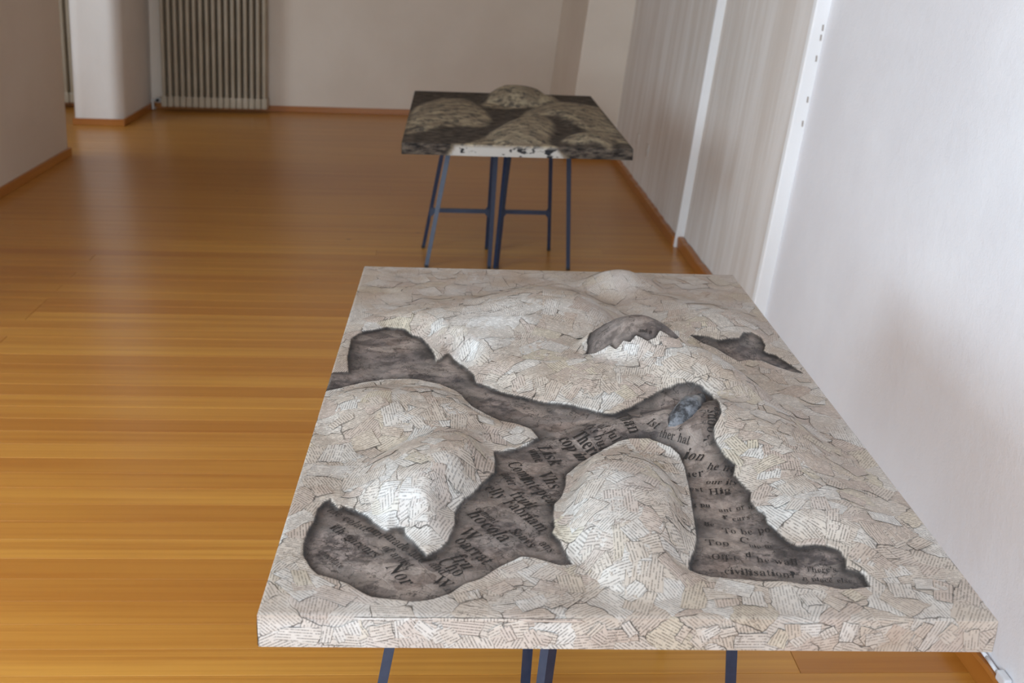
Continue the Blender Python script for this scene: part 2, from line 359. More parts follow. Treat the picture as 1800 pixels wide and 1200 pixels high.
# ------------------------------------------------------------------ relief panels
DATA = json.loads(r'''{"T1":{"D1":[[-0.52,0.7276],[-0.52,0.829],[-0.4642,0.8459],[-0.4746,0.9249],[-0.4775,1.0381],[-0.4544,1.0872],[-0.4059,1.1205],[-0.3665,1.1077],[-0.3466,1.0679],[-0.3283,1.0544],[-0.3092,1.0126],[-0.2952,0.9582],[-0.2891,0.9122],[-0.2775,0.9292],[-0.2636,0.96],[-0.2486,0.9209],[-0.2269,0.8834],[-0.2105,0.8437],[-0.2061,0.8046],[-0.1846,0.785],[-0.157,0.7575],[-0.124,0.7392],[-0.0915,0.7212],[-0.0546,0.6972],[-0.0233,0.6802],[-0.0061,0.6673],[0.022,0.6464],[0.0523,0.6319],[0.0804,0.6445],[0.1099,0.6657],[0.1345,0.6861],[0.1567,0.702],[0.1811,0.7065],[0.2037,0.7007],[0.2257,0.6837],[0.2396,0.6585],[0.2344,0.5867],[0.2316,0.5481],[0.2218,0.5278],[0.213,0.5171],[0.2108,0.4959],[0.2148,0.4647],[0.2194,0.4392],[0.2298,0.4156],[0.2235,0.3929],[0.2292,0.367],[0.2388,0.3356],[0.2321,0.3147],[0.2374,0.2842],[0.2454,0.2691],[0.2425,0.2464],[0.2505,0.2293],[0.2622,0.1974],[0.2724,0.1813],[0.2958,0.1797],[0.3162,0.1763],[0.3303,0.1661],[0.3334,0.1485],[0.3279,0.1226],[0.3407,0.1183],[0.3508,0.1109],[0.3489,0.0952],[0.3489,0.0807],[0.3269,0.0759],[0.3063,0.0756],[0.2766,0.0851],[0.2524,0.0861],[0.2293,0.0915],[0.1968,0.0923],[0.1574,0.0989],[0.1251,0.1012],[0.1102,0.1083],[0.0984,0.12],[0.1011,0.1383],[0.1166,0.1747],[0.1272,0.2109],[0.1321,0.2538],[0.14,0.3174],[0.1484,0.3959],[0.1524,0.4483],[0.1513,0.4867],[0.1376,0.5045],[0.1189,0.5157],[0.0996,0.5233],[0.069,0.5235],[0.043,0.5165],[0.0167,0.5034],[-0.0113,0.4752],[-0.0398,0.4354],[-0.0565,0.4098],[-0.0618,0.3692],[-0.0689,0.3398],[-0.0842,0.3074],[-0.0891,0.2656],[-0.0883,0.2395],[-0.0939,0.2223],[-0.0833,0.1927],[-0.0774,0.1608],[-0.0707,0.1331],[-0.0883,0.1297],[-0.108,0.1415],[-0.1241,0.1489],[-0.1448,0.15],[-0.1661,0.1327],[-0.1846,0.1128],[-0.2074,0.0904],[-0.2273,0.0772],[-0.2466,0.0545],[-0.2695,0.0404],[-0.2961,0.0332],[-0.3232,0.0382],[-0.3504,0.0431],[-0.3627,0.0524],[-0.3868,0.077],[-0.4095,0.0909],[-0.4302,0.0991],[-0.4448,0.1194],[-0.4586,0.1494],[-0.4621,0.1806],[-0.4616,0.2132],[-0.4551,0.2472],[-0.4553,0.2824],[-0.4474,0.3044],[-0.4394,0.312],[-0.4302,0.2939],[-0.422,0.2833],[-0.4161,0.2943],[-0.4009,0.2839],[-0.377,0.2632],[-0.3619,0.2376],[-0.3505,0.2227],[-0.3417,0.2195],[-0.3304,0.2299],[-0.318,0.2235],[-0.3154,0.2069],[-0.3018,0.1876],[-0.2917,0.1687],[-0.2811,0.1501],[-0.2715,0.1597],[-0.2586,0.1726],[-0.2506,0.1937],[-0.245,0.2186],[-0.241,0.2442],[-0.2414,0.2793],[-0.2309,0.3069],[-0.2127,0.3413],[-0.1937,0.381],[-0.176,0.4162],[-0.1741,0.4586],[-0.1763,0.4915],[-0.1594,0.4921],[-0.139,0.5041],[-0.1181,0.5208],[-0.0941,0.5497],[-0.1035,0.583],[-0.1347,0.6114],[-0.1607,0.6229],[-0.1868,0.6474],[-0.2134,0.6857],[-0.2332,0.7397],[-0.2468,0.7618],[-0.2755,0.7894],[-0.316,0.811],[-0.3562,0.815],[-0.3955,0.807],[-0.4335,0.7874],[-0.4649,0.7656]],"D2":[[0.0192,0.8521],[0.0259,0.8768],[0.0254,0.8963],[0.0402,0.9492],[0.0575,0.9522],[0.0783,0.9553],[0.1454,0.98],[0.1751,0.98],[0.2091,0.98],[0.2296,0.98],[0.2472,0.98],[0.2594,0.98],[0.2707,0.93],[0.2114,0.8552],[0.1976,0.8332],[0.1796,0.8409],[0.1661,0.8467],[0.1543,0.8262],[0.1381,0.8225],[0.1274,0.8307],[0.1168,0.8384],[0.1049,0.8296],[0.0922,0.8387],[0.0768,0.8282],[0.0656,0.8429],[0.0522,0.8421],[0.0366,0.8441]],"D3":[[0.2763,1.0559],[0.3085,1.0444],[0.3375,1.0292],[0.385,1.0405],[0.4034,1.0762],[0.4242,1.0848],[0.4424,1.0707],[0.4432,1.0353],[0.4337,1.0123],[0.4547,0.9937],[0.4691,0.9404],[0.4861,0.883],[0.465,0.8946],[0.4365,0.9255],[0.4158,0.9508],[0.3897,0.9561],[0.3653,0.9481],[0.3507,0.9673],[0.3273,0.9956],[0.3013,1.0187]],"D4":[[0.137,0.5426],[0.1386,0.5612],[0.1531,0.588],[0.1875,0.6733],[0.2093,0.6783],[0.2279,0.6761],[0.2312,0.6631],[0.2027,0.5791],[0.1815,0.553],[0.1618,0.542],[0.1475,0.5386]]},"words":[["ith garcurs",-0.4322,0.2286,-0.3572,0.1467,"r"],["the colatt",-0.443,0.2822,-0.3776,0.2199,"r"],["hint",-0.3775,0.2283,-0.3523,0.2007,"r"],["of artist",-0.3496,0.1766,-0.3075,0.1205,"r"],["made and",-0.3477,0.2074,-0.287,0.133,"r"],["and",-0.2788,0.1301,-0.2586,0.1038,"r"],["chocolate",-0.4401,0.1635,-0.4031,0.1186,"r"],["Nor",-0.3399,0.1229,-0.3115,0.077,"r"],["Cho",-0.2676,0.1395,-0.2377,0.0984,"r"],["fru",-0.2482,0.1522,-0.2266,0.1162,"r"],["oarrat",-0.243,0.2,-0.1988,0.1333,"r"],["W",-0.2373,0.2234,-0.22,0.1973,"r"],["hocola",-0.2253,0.2792,-0.1709,0.1919,"r"],["cement",-0.211,0.294,-0.1815,0.2487,"r"],["W",-0.2742,0.089,-0.2563,0.0695,"r"],["elly Fabriam",-0.1957,0.3663,-0.1109,0.2265,"r"],["Comp",-0.1555,0.4538,-0.1236,0.3884,"r"],["int-peal",-0.1346,0.3961,-0.0879,0.3047,"r"],["fruit",-0.1554,0.3442,-0.1248,0.2927,"r"],["Lisk",-0.0997,0.5225,-0.0797,0.4457,"r"],["Vhs",-0.1046,0.4217,-0.0855,0.3637,"r"],["wine",-0.1176,0.5081,-0.1043,0.4599,"r"],["nder",-0.1664,0.4155,-0.1535,0.3715,"r"],["cop in",-0.0599,0.552,-0.0288,0.4669,"b"],["There",-0.036,0.5568,-0.0031,0.4854,"b"],["bolly's but",-0.0153,0.6103,0.0109,0.5037,"r"],["of Jul",0.0113,0.5719,0.0362,0.5168,"r"],["Than",0.0513,0.623,0.0682,0.5333,"r"],["Ist",0.0992,0.5605,0.1138,0.5398,"r"],["Sauvs",-0.1602,0.2321,-0.1307,0.18,"r"],["ans",-0.1164,0.1932,-0.1011,0.1679,"r"],["ther hal",0.1182,0.5263,0.1668,0.4999,"r"],["ion",0.1531,0.478,0.1837,0.4546,"r"],["her",0.1459,0.4174,0.1794,0.4147,"r"],["est",0.1456,0.3649,0.1691,0.3636,"r"],["g pu",0.1397,0.3148,0.1697,0.3119,"b"],["he ne",0.1849,0.4292,0.2259,0.4036,"r"],["our its",0.1768,0.3918,0.2236,0.3693,"r"],["Hig",0.1747,0.354,0.211,0.3498,"r"],["ant of al",0.1799,0.2993,0.2387,0.2956,"r"],["Be",0.1454,0.2518,0.1617,0.2487,"b"],["r",0.1816,0.2739,0.1907,0.2742,"b"],["ears",0.195,0.2689,0.223,0.2669,"r"],["To be po",0.1715,0.2284,0.2449,0.2268,"r"],["Too",0.138,0.1942,0.1738,0.1918,"r"],["C",0.1905,0.2036,0.2055,0.2007,"r"],["hip to",0.2027,0.1892,0.2369,0.1876,"r"],["d",0.19,0.1616,0.199,0.1602,"b"],["Off-t",0.1377,0.1558,0.1754,0.1504,"r"],["he-wall",0.2032,0.1463,0.2642,0.1406,"r"],["civilisation?",0.1488,0.1178,0.2524,0.1079,"r"],["There's",0.2698,0.1247,0.3138,0.119,"r"],["n place else",0.2594,0.1036,0.3291,0.0939,"r"],["hoops",0.2126,0.4929,0.2233,0.5577,"r"],["una",0.2346,0.518,0.2402,0.5686,"r"],["le",0.1504,0.5297,0.1555,0.5224,"r"],["and p",0.1223,0.8466,0.149,0.839,"b"]],"T2":{"P1":[[-0.488,0.3407],[-0.4766,0.8689],[-0.4154,1.1129],[-0.3333,1.3195],[-0.2315,1.3103],[-0.1769,1.0658],[-0.1205,0.8057],[-0.1044,0.6205],[-0.1282,0.4976],[-0.1548,0.4355],[-0.23,0.4414],[-0.2927,0.4686],[-0.3423,0.4219],[-0.4269,0.3438]],"P2":[[-0.1248,1.0841],[-0.0981,1.1644],[-0.0644,1.3267],[0.0179,1.5367],[0.0954,1.5716],[0.1689,1.5318],[0.209,1.3603],[0.2316,1.1842],[0.1834,1.1144],[0.0666,1.0511],[-0.0622,0.9673],[-0.1101,0.9764]],"P3":[[0.0605,0.7753],[0.1027,0.9365],[0.156,1.1088],[0.2134,1.3019],[0.2508,1.4022],[0.2975,1.2591],[0.3347,1.1928],[0.4388,1.0939],[0.4813,1.1498],[0.4815,0.665],[0.4863,0.1159],[0.4482,0.1432],[0.3855,0.2183],[0.3421,0.3711],[0.2915,0.5517],[0.2337,0.7023],[0.1833,0.7347],[0.1226,0.7236]],"P4":[[-0.2617,0],[-0.2331,0],[-0.1621,0.0806],[-0.0977,0.2621],[-0.0582,0.3405],[0.0148,0.5619],[0.0877,0.6964],[0.1537,0.696],[0.1785,0.5515],[0.176,0.3434],[0.1469,0.1972],[0.125,0.1092],[0.1393,0.0297],[0.1587,0],[0.205,-0.06],[-0.295,-0.06]],"P5":[[0.2029,0.1112],[0.2524,0.2196],[0.3369,0.3204],[0.3895,0.2936],[0.4158,0.2113],[0.4175,0.1113],[0.3932,-0.0044],[0.3375,0.0667],[0.2458,0.0368]],"P6":[[-0.4317,0.3062],[-0.3798,0.4423],[-0.2924,0.4835],[-0.2765,0.43],[-0.3288,0.359],[-0.4008,0.2865],[-0.4765,0.2117],[-0.4786,0.2633]]},"wash":[[0.088,1.137,0.1,0.9],[0.285,0.63,0.1,0.5],[0.386,0.594,0.12,0.6],[0.446,0.444,0.1,0.5],[0.452,0.322,0.08,0.4],[-0.365,0.683,0.08,0.5],[-0.215,0.497,0.07,0.5],[-0.04,0.458,0.04,0.6],[0.058,0.515,0.05,0.4],[-0.136,0.072,0.07,0.45],[-0.082,0.059,0.06,0.35],[0.269,0.714,0.08,0.4],[0.501,1.231,0.12,0.5],[-0.393,0.504,0.07,0.35],[0.194,0.05,0.12,0.4],[0.425,0.126,0.1,0.35],[-0.059,0.904,0.09,0.35],[0.05,1.033,0.08,0.6]],"white":[[-0.188,1.038,0.09,1],[-0.213,0.933,0.06,0.9],[-0.312,0.265,0.07,1],[-0.328,0.247,0.05,0.9],[-0.258,0.215,0.05,0.8],[0.085,0.828,0.05,0.8],[0.052,0.838,0.04,0.8],[0.028,0.283,0.05,0.8],[-0.018,0.229,0.05,0.6],[-0.032,0.171,0.06,0.5],[0.295,0.277,0.06,0.6],[0.273,0.259,0.05,0.6],[0.334,0.256,0.05,0.45],[-0.133,0.13,0.05,0.5],[0.162,1.401,0.06,0.6],[0.349,1.184,0.06,0.4],[-0.142,0.544,0.04,0.5],[-0.513,1.164,0.06,0.2],[-0.391,1.296,0.05,0.3],[0.179,0.468,0.04,1],[0.18,0.382,0.045,1],[0.187,0.305,0.05,1],[0.18,0.217,0.045,1],[0.158,0.514,0.03,0.9],[-0.034,0.502,0.05,0.6],[-0.098,0.435,0.05,0.5],[-0.151,0.314,0.05,0.5],[-0.329,0.126,0.05,0.5],[0.209,0.137,0.04,0.3],[-0.421,0.026,0.08,0.3],[-0.344,0.014,0.08,0.3]]}''')
GLYPH = json.loads(r'''{"\u0027":[76,[[29,153,22,240,54,240,47,153]]],"-":[108,[[13,77,13,103,95,103,95,77]]],"?":[146,[[47,67,47,77,50,99,58,116,75,134,96,152,106,167,109,184,106,198,98,209,86,215,68,217,39,213,14,203,4,227,34,238,70,243,98,239,120,227,133,209,137,184,132,159,118,139,97,120,80,104,73,90,71,73,71,67],[60,-5,52,-3,45,1,41,8,39,18,41,29,45,36,60,41,75,36,79,29,81,18,79,8,75,1]]],"B":[221,[[8,0,8,9,22,11,31,16,36,26,37,41,37,184,35,206,26,216,8,219,8,228,110,228,159,222,188,204,198,175,192,151,174,134,143,124,180,112,202,92,209,66,203,38,186,17,168,8,145,2,119,0],[91,126,94,126,117,128,132,136,140,150,142,173,140,192,135,206,124,214,108,217,99,216,94,212,91,195],[111,12,129,15,142,25,148,41,150,64,147,88,139,104,123,113,99,116,91,116,91,33,95,17,101,13]]],"C":[234,[[128,-5,107,-4,87,1,69,10,45,28,28,52,20,71,15,92,13,114,15,136,20,157,28,175,46,199,69,217,88,226,108,231,130,233,155,230,184,220,194,218,204,221,210,233,218,233,218,154,210,154,196,182,178,203,157,217,133,222,99,210,79,173,72,113,79,57,102,23,139,12,159,14,179,22,198,35,214,53,224,44,198,17,166,0]]],"F":[202,[[8,0,8,9,22,11,31,17,36,26,37,42,37,187,36,202,31,212,22,217,7,219,7,228,197,228,197,160,189,160,184,178,178,193,168,203,155,210,137,214,115,216,100,215,93,211,91,199,91,124,95,124,114,126,128,135,137,150,142,173,151,173,151,59,142,59,137,84,128,100,114,109,94,112,91,112,91,40,94,21,98,15,105,12,128,9,128,0]]],"H":[262,[[8,0,8,9,22,11,31,16,36,25,37,40,37,189,36,203,31,212,22,217,8,219,8,228,121,228,121,219,102,216,93,208,91,189,91,125,171,125,171,189,169,208,160,216,141,219,141,228,254,228,254,219,239,217,230,212,226,203,225,189,225,40,226,26,231,16,239,11,254,9,254,0,141,0,141,9,155,11,165,15,169,24,171,40,171,110,91,110,91,40,93,25,97,16,106,11,121,9,121,0]]],"I":[130,[[7,0,7,9,21,11,31,16,36,24,38,38,38,193,36,206,32,214,22,218,7,219,7,228,122,228,122,219,107,218,98,214,93,206,91,193,91,39,94,22,103,13,123,9,123,0]]],"J":[165,[[54,-33,39,-31,26,-27,14,-20,6,-11,0,0,-2,11,0,22,5,30,13,36,22,37,32,36,40,31,45,23,46,14,42,-1,38,-10,42,-18,52,-20,63,-18,69,-12,74,11,74,183,71,204,67,211,61,215,40,219,40,228,157,228,157,219,138,215,133,211,130,205,128,183,128,44,119,2,95,-24]]],"L":[213,[[8,0,8,9,22,11,31,16,36,25,37,40,37,189,36,204,31,212,22,217,8,219,8,228,125,228,125,219,104,217,98,214,94,208,91,189,91,41,93,24,100,16,117,14,139,15,157,20,172,28,185,40,195,56,204,77,214,77,201,0]]],"N":[247,[[201,-5,53,175,53,39,55,24,59,15,68,11,83,9,83,0,9,0,9,9,27,12,36,21,38,39,38,194,18,217,9,219,9,228,78,228,195,84,195,189,193,207,184,216,166,219,166,228,240,228,240,219,225,217,217,212,212,203,211,188,211,-5]]],"O":[263,[[130,-5,106,-3,84,4,64,15,47,29,33,46,22,67,16,89,14,114,16,138,22,161,33,181,47,199,65,213,85,224,108,231,133,233,157,231,179,224,198,213,216,199,230,182,240,162,247,139,249,114,247,89,240,67,230,46,215,29,198,15,177,4,155,-3],[132,6,164,18,183,54,190,114,188,146,183,173,174,194,155,215,130,222,98,210,79,174,73,114,74,81,80,55,89,34,108,13]]],"S":[195,[[21,-5,21,79,31,79,41,47,56,25,75,12,98,7,115,10,128,18,137,30,139,45,133,65,112,80,81,95,56,110,38,126,28,144,25,166,27,185,34,201,44,215,58,225,74,231,92,233,115,231,141,224,146,223,150,222,157,225,160,233,170,233,170,160,161,160,155,177,147,192,136,205,124,214,111,220,97,222,82,220,70,213,62,203,60,190,62,178,69,168,94,151,127,136,159,117,169,106,175,94,180,66,177,46,169,29,157,15,140,4,120,-3,96,-5,79,-4,63,0,49,5,42,6,35,4,31,-5]]],"T":[212,[[46,0,46,9,61,10,71,15,76,25,78,40,78,217,75,217,51,213,33,202,20,183,14,159,5,159,5,228,205,228,205,158,197,158,187,191,166,210,134,217,132,217,132,40,133,25,138,15,148,10,164,9,164,0]]],"V":[214,[[106,-6,22,190,11,210,4,216,-7,219,-7,228,105,228,105,219,83,216,78,212,76,205,81,189,129,72,174,189,177,204,176,212,171,216,149,219,149,228,221,228,221,219,212,218,204,214,191,191,115,-6]]],"W":[306,[[85,-5,16,196,8,214,1,218,-8,219,-8,228,90,228,90,219,75,216,71,212,70,205,74,186,111,77,150,176,143,199,139,209,134,215,115,219,115,228,220,228,220,219,202,216,196,206,199,193,237,83,270,185,274,203,273,211,269,215,252,219,252,228,312,228,312,219,303,216,297,211,287,190,223,-5,214,-5,158,154,95,-5]]],"a":[172,[[127,-5,108,1,100,17,76,1,48,-4,32,-2,20,6,13,17,10,32,15,52,32,68,49,77,71,86,99,95,99,121,98,133,93,141,85,146,74,148,58,145,52,137,57,128,61,116,60,107,55,101,48,97,39,95,29,97,22,102,18,109,16,118,19,129,25,139,34,147,47,154,63,158,81,159,112,156,132,146,143,129,146,105,146,31,147,20,152,17,160,21,165,14,147,0],[76,17,87,20,99,32,99,85,69,69,59,42,63,23]]],"b":[180,[[21,-6,21,194,18,214,4,220,4,228,69,228,69,139,88,154,110,159,127,157,142,149,154,138,163,123,169,104,171,83,169,59,161,38,150,20,135,6,117,-2,96,-5,74,0,52,14,27,-6],[91,7,106,11,116,25,121,47,123,80,121,107,116,125,106,136,92,140,78,135,72,129,69,121,69,34,75,14]]],"c":[147,[[78,-5,60,-2,43,5,29,18,19,34,12,53,10,75,12,98,20,118,32,135,48,148,67,157,87,160,109,157,125,149,135,137,139,123,137,114,133,108,127,103,118,102,103,108,98,125,98,131,99,136,95,145,85,148,69,142,59,124,56,94,59,61,69,38,83,24,102,19,119,23,136,36,142,30,124,11,103,-1]]],"d":[185,[[70,-5,53,-2,39,5,27,17,17,33,12,52,10,74,12,98,18,119,28,136,41,149,56,157,73,159,94,154,111,140,111,200,110,209,106,215,88,220,88,228,160,228,160,38,162,20,167,16,177,14,177,5,157,4,136,1,111,-5,111,19,94,1],[86,14,93,16,101,21,107,28,111,38,111,121,109,129,103,135,87,140,74,136,65,125,60,105,59,77,60,49,65,29,73,18]]],"e":[150,[[77,-5,59,-2,42,5,29,18,18,34,12,55,10,79,12,101,19,120,30,136,43,149,60,157,79,159,104,154,124,140,137,117,141,87,141,83,58,83,63,49,77,28,100,21,118,27,135,43,142,36,124,13,102,0],[58,96,101,96,101,107,97,139,90,146,81,148,64,137,58,102]]],"f":[107,[[7,0,7,8,20,11,25,17,26,37,26,138,8,138,8,155,26,155,26,177,30,200,42,218,62,229,87,232,106,230,120,223,129,212,132,200,130,190,126,183,120,179,112,178,98,183,94,188,92,195,96,210,98,213,99,216,97,220,90,222,81,220,77,215,74,195,74,155,102,155,102,138,74,138,74,33,75,20,79,13,87,9,100,8,100,0]]],"g":[164,[[73,-70,44,-68,24,-61,11,-50,7,-37,14,-23,34,-13,17,0,12,15,14,27,21,37,33,46,51,55,29,67,16,84,11,106,13,121,20,134,30,144,44,152,60,157,79,159,98,157,117,152,158,152,158,134,134,134,143,119,146,102,144,88,138,76,129,65,117,58,102,53,86,51,78,52,71,52,56,47,52,42,50,36,55,27,71,25,88,25,129,20,143,15,151,6,156,-5,158,-18,152,-40,136,-56,120,-64,98,-69],[79,62,89,65,95,73,99,86,100,105,99,125,95,138,89,146,79,148,69,146,62,138,58,125,57,105,58,86,62,73,69,65],[80,-58,119,-52,132,-33,130,-25,125,-21,102,-17,48,-17,40,-26,37,-36,39,-45,47,-52,61,-56]]],"h":[190,[[9,0,9,8,22,13,26,28,26,199,23,215,18,218,9,220,9,228,74,228,74,133,95,153,122,159,146,153,160,135,165,106,165,28,169,13,174,9,182,8,182,0,101,0,101,8,103,8,114,13,118,28,118,108,115,129,110,134,101,136,87,131,74,118,74,28,77,13,82,9,90,8,90,0]]],"i":[99,[[50,181,41,183,32,188,27,196,25,206,27,216,32,224,41,230,50,232,60,230,68,224,74,216,76,206,74,196,68,188,60,183],[9,0,9,8,23,13,26,28,26,126,23,142,10,147,10,155,74,155,74,28,77,13,90,8,90,0]]],"k":[179,[[9,0,9,8,23,13,26,28,26,199,24,215,19,218,10,220,10,228,74,228,74,84,113,124,120,132,122,139,118,145,104,147,103,147,103,155,173,155,173,147,154,142,137,130,111,104,173,17,180,10,188,8,188,0,105,0,105,8,108,8,117,10,120,16,116,25,81,74,74,67,74,28,77,13,90,8,90,0]]],"l":[100,[[9,0,9,8,23,13,26,28,26,199,24,215,19,218,10,220,10,228,74,228,74,28,77,13,90,8,90,0]]],"m":[277,[[9,0,9,8,22,13,26,28,26,127,23,142,18,146,9,147,9,155,73,155,73,132,94,152,119,159,146,152,160,131,182,152,209,159,233,153,247,135,252,106,252,28,255,13,260,9,268,8,268,0,189,0,189,8,197,9,201,13,205,28,205,108,202,129,197,134,189,136,175,131,162,119,162,28,165,13,170,9,178,8,178,0,100,0,100,8,108,9,112,13,116,28,116,108,113,129,108,134,100,136,85,131,73,118,73,28,76,13,81,10,89,8,89,0]]],"n":[190,[[9,0,9,8,22,13,26,28,26,127,23,142,18,146,9,147,9,155,74,155,74,134,95,153,122,159,146,153,160,135,165,106,165,28,169,13,174,9,182,8,182,0,101,0,101,8,103,8,114,13,118,28,118,108,115,129,110,134,101,136,87,131,74,118,74,28,77,13,82,9,90,8,90,0]]],"o":[168,[[84,-5,63,-2,45,6,30,18,19,35,12,55,9,77,12,99,19,119,30,136,45,149,63,157,84,159,105,157,123,149,138,136,149,120,156,100,158,77,156,54,149,34,138,18,123,5,105,-2],[84,6,96,9,104,19,109,41,110,77,108,114,104,135,96,146,84,149,72,146,64,135,60,114,58,77,60,41,64,19,72,9]]],"p":[186,[[9,-70,9,-62,20,-59,25,-50,26,-32,26,122,23,142,10,147,10,155,72,155,72,131,90,152,115,160,132,157,146,149,158,137,167,121,173,102,175,80,173,57,167,36,158,19,146,6,131,-2,113,-5,91,0,74,16,74,-29,76,-49,83,-59,99,-61,99,-70],[98,14,111,18,120,30,125,50,126,77,125,104,121,124,113,135,99,139,85,134,74,118,74,34,84,19]]],"r":[144,[[9,0,9,8,23,13,26,28,26,126,23,143,10,147,10,155,73,155,73,126,82,140,94,151,105,157,117,159,129,157,138,152,143,144,145,133,143,124,139,117,132,113,124,111,111,115,103,125,94,130,87,128,81,121,76,110,75,96,75,28,76,18,79,13,99,8,99,0]]],"s":[144,[[76,-5,61,-3,43,3,37,4,30,2,26,-4,18,-4,18,53,27,53,33,34,43,19,56,10,70,7,81,9,89,13,94,20,96,29,92,42,78,52,53,65,38,74,27,85,21,97,18,110,22,130,32,145,49,156,71,160,83,158,99,154,103,153,106,152,111,154,115,160,122,160,122,111,114,111,107,127,98,139,87,146,75,148,65,147,58,143,54,137,52,130,58,116,73,106,96,95,111,86,121,76,127,63,129,47,125,26,114,9,97,-2]]],"t":[114,[[62,-5,44,-2,33,5,26,18,24,36,24,139,10,139,10,150,44,185,64,212,72,212,72,155,104,155,104,139,72,139,72,41,75,25,78,21,84,20,95,24,103,37,111,33,99,12,82,-1]]],"u":[187,[[65,-5,46,-2,33,9,25,25,23,48,23,124,20,141,15,145,6,147,6,155,71,155,71,37,75,23,81,19,88,18,103,22,114,33,114,124,110,142,105,146,95,147,95,155,162,155,162,35,166,19,180,15,180,6,160,5,138,1,114,-5,114,20,105,10,93,2,80,-3]]],"v":[153,[[71,-5,19,124,11,141,6,145,-1,147,-1,155,82,155,82,147,78,147,68,145,64,138,65,134,92,61,118,126,121,136,116,144,102,147,102,155,152,155,152,147,144,144,139,139,130,122,80,-5]]],"w":[217,[[61,-5,8,132,3,142,-5,147,-5,155,69,155,69,147,60,145,57,138,58,133,60,126,83,63,105,118,100,133,95,144,84,147,84,155,162,155,162,147,151,144,148,138,148,134,149,131,168,71,191,128,193,138,190,144,178,147,178,155,223,155,223,147,212,142,206,129,152,-5,144,-5,111,98,70,-5]]],"y":[150,[[26,-70,15,-68,5,-62,-1,-53,-3,-42,-2,-34,2,-27,9,-21,18,-20,32,-25,36,-30,37,-38,37,-41,37,-44,38,-48,43,-49,49,-46,57,-37,65,-22,70,-2,18,125,12,138,8,144,-2,147,-2,155,81,155,81,147,68,145,64,137,65,133,66,128,93,59,115,121,118,130,119,137,115,145,101,147,101,155,150,155,150,147,143,145,139,140,130,121,81,-12,65,-48,56,-59,48,-65]]]}''')
# bumps: cx, cy, rx, ry, rotation(deg), height, power
CUT = [  # hills that stop at the edge of the dark gully
 (-.17,1.06,.33,.32,0,.050,1.5),(-.05,1.17,.20,.27,-12,.062,1.2),(.045,1.12,.085,.18,12,.050,1.0),
 (.02,.84,.30,.20,-10,.038,1.3),
 (-.33,.63,.21,.15,-12,.036,1.2),(-.265,.37,.14,.21,-14,.056,1.1),(-.30,.21,.10,.10,0,.014,1.2),
 (.026,.275,.115,.235,2,.060,.9),
 (.33,.26,.13,.16,0,.026,1.2)]
FREE = [ # forms that carry the gully floor up with them
 (.125,.905,.135,.12,-20,.110,1.0),(.225,.79,.23,.115,-52,.080,1.1),(.12,.78,.22,.20,-20,.045,1.3),
 (.17,1.44,.12,.12,0,.046,1.3),(.34,1.15,.16,.20,0,.036,1.4),(.25,1.30,.14,.12,-50,.022,1.4),
 (.195,.575,.115,.10,0,.055,1.2),(.10,.575,.16,.085,8,.030,1.3),
 (.285,.56,.15,.26,8,.050,1.3),(.33,.38,.15,.30,5,.022,1.4)]
def bump(b,x,y):
    cx,cy,rx,ry,rot,h,p=b
    c,s=np.cos(np.radians(rot)),np.sin(np.radians(rot)); dx,dy=x-cx,y-cy
    r2=((c*dx+s*dy)/rx)**2+((-s*dx+c*dy)/ry)**2
    return h*np.maximum(0,1-r2)**p
def ssum(L,x,y):
    # rounded union: p-norm of the hills
    t=np.zeros_like(x)
    for b in L: t=t+bump(b,x,y)**2.2
    return t**(1/2.2)
def sstep(a,b,v):
    t=np.clip((v-a)/(b-a),0,1); return t*t*(3-2*t)
def sdf(P,x,y):
    # signed distance to a closed outline, positive outside
    P=np.asarray(P,float); d=np.full(x.shape,1e9); ins=np.zeros(x.shape,bool)
    for i in range(len(P)):
        a=P[i-1]; b=P[i]; e=b-a
        L=max(e@e,1e-12); t=np.clip(((x-a[0])*e[0]+(y-a[1])*e[1])/L,0,1)
        d=np.minimum(d,(x-a[0]-t*e[0])**2+(y-a[1]-t*e[1])**2)
        cr=((a[1]>y)!=(b[1]>y))
        if e[1]!=0: ins^=cr&(x<a[0]+(y-a[1])*e[0]/e[1])
    d=np.sqrt(d); return np.where(ins,-d,d)


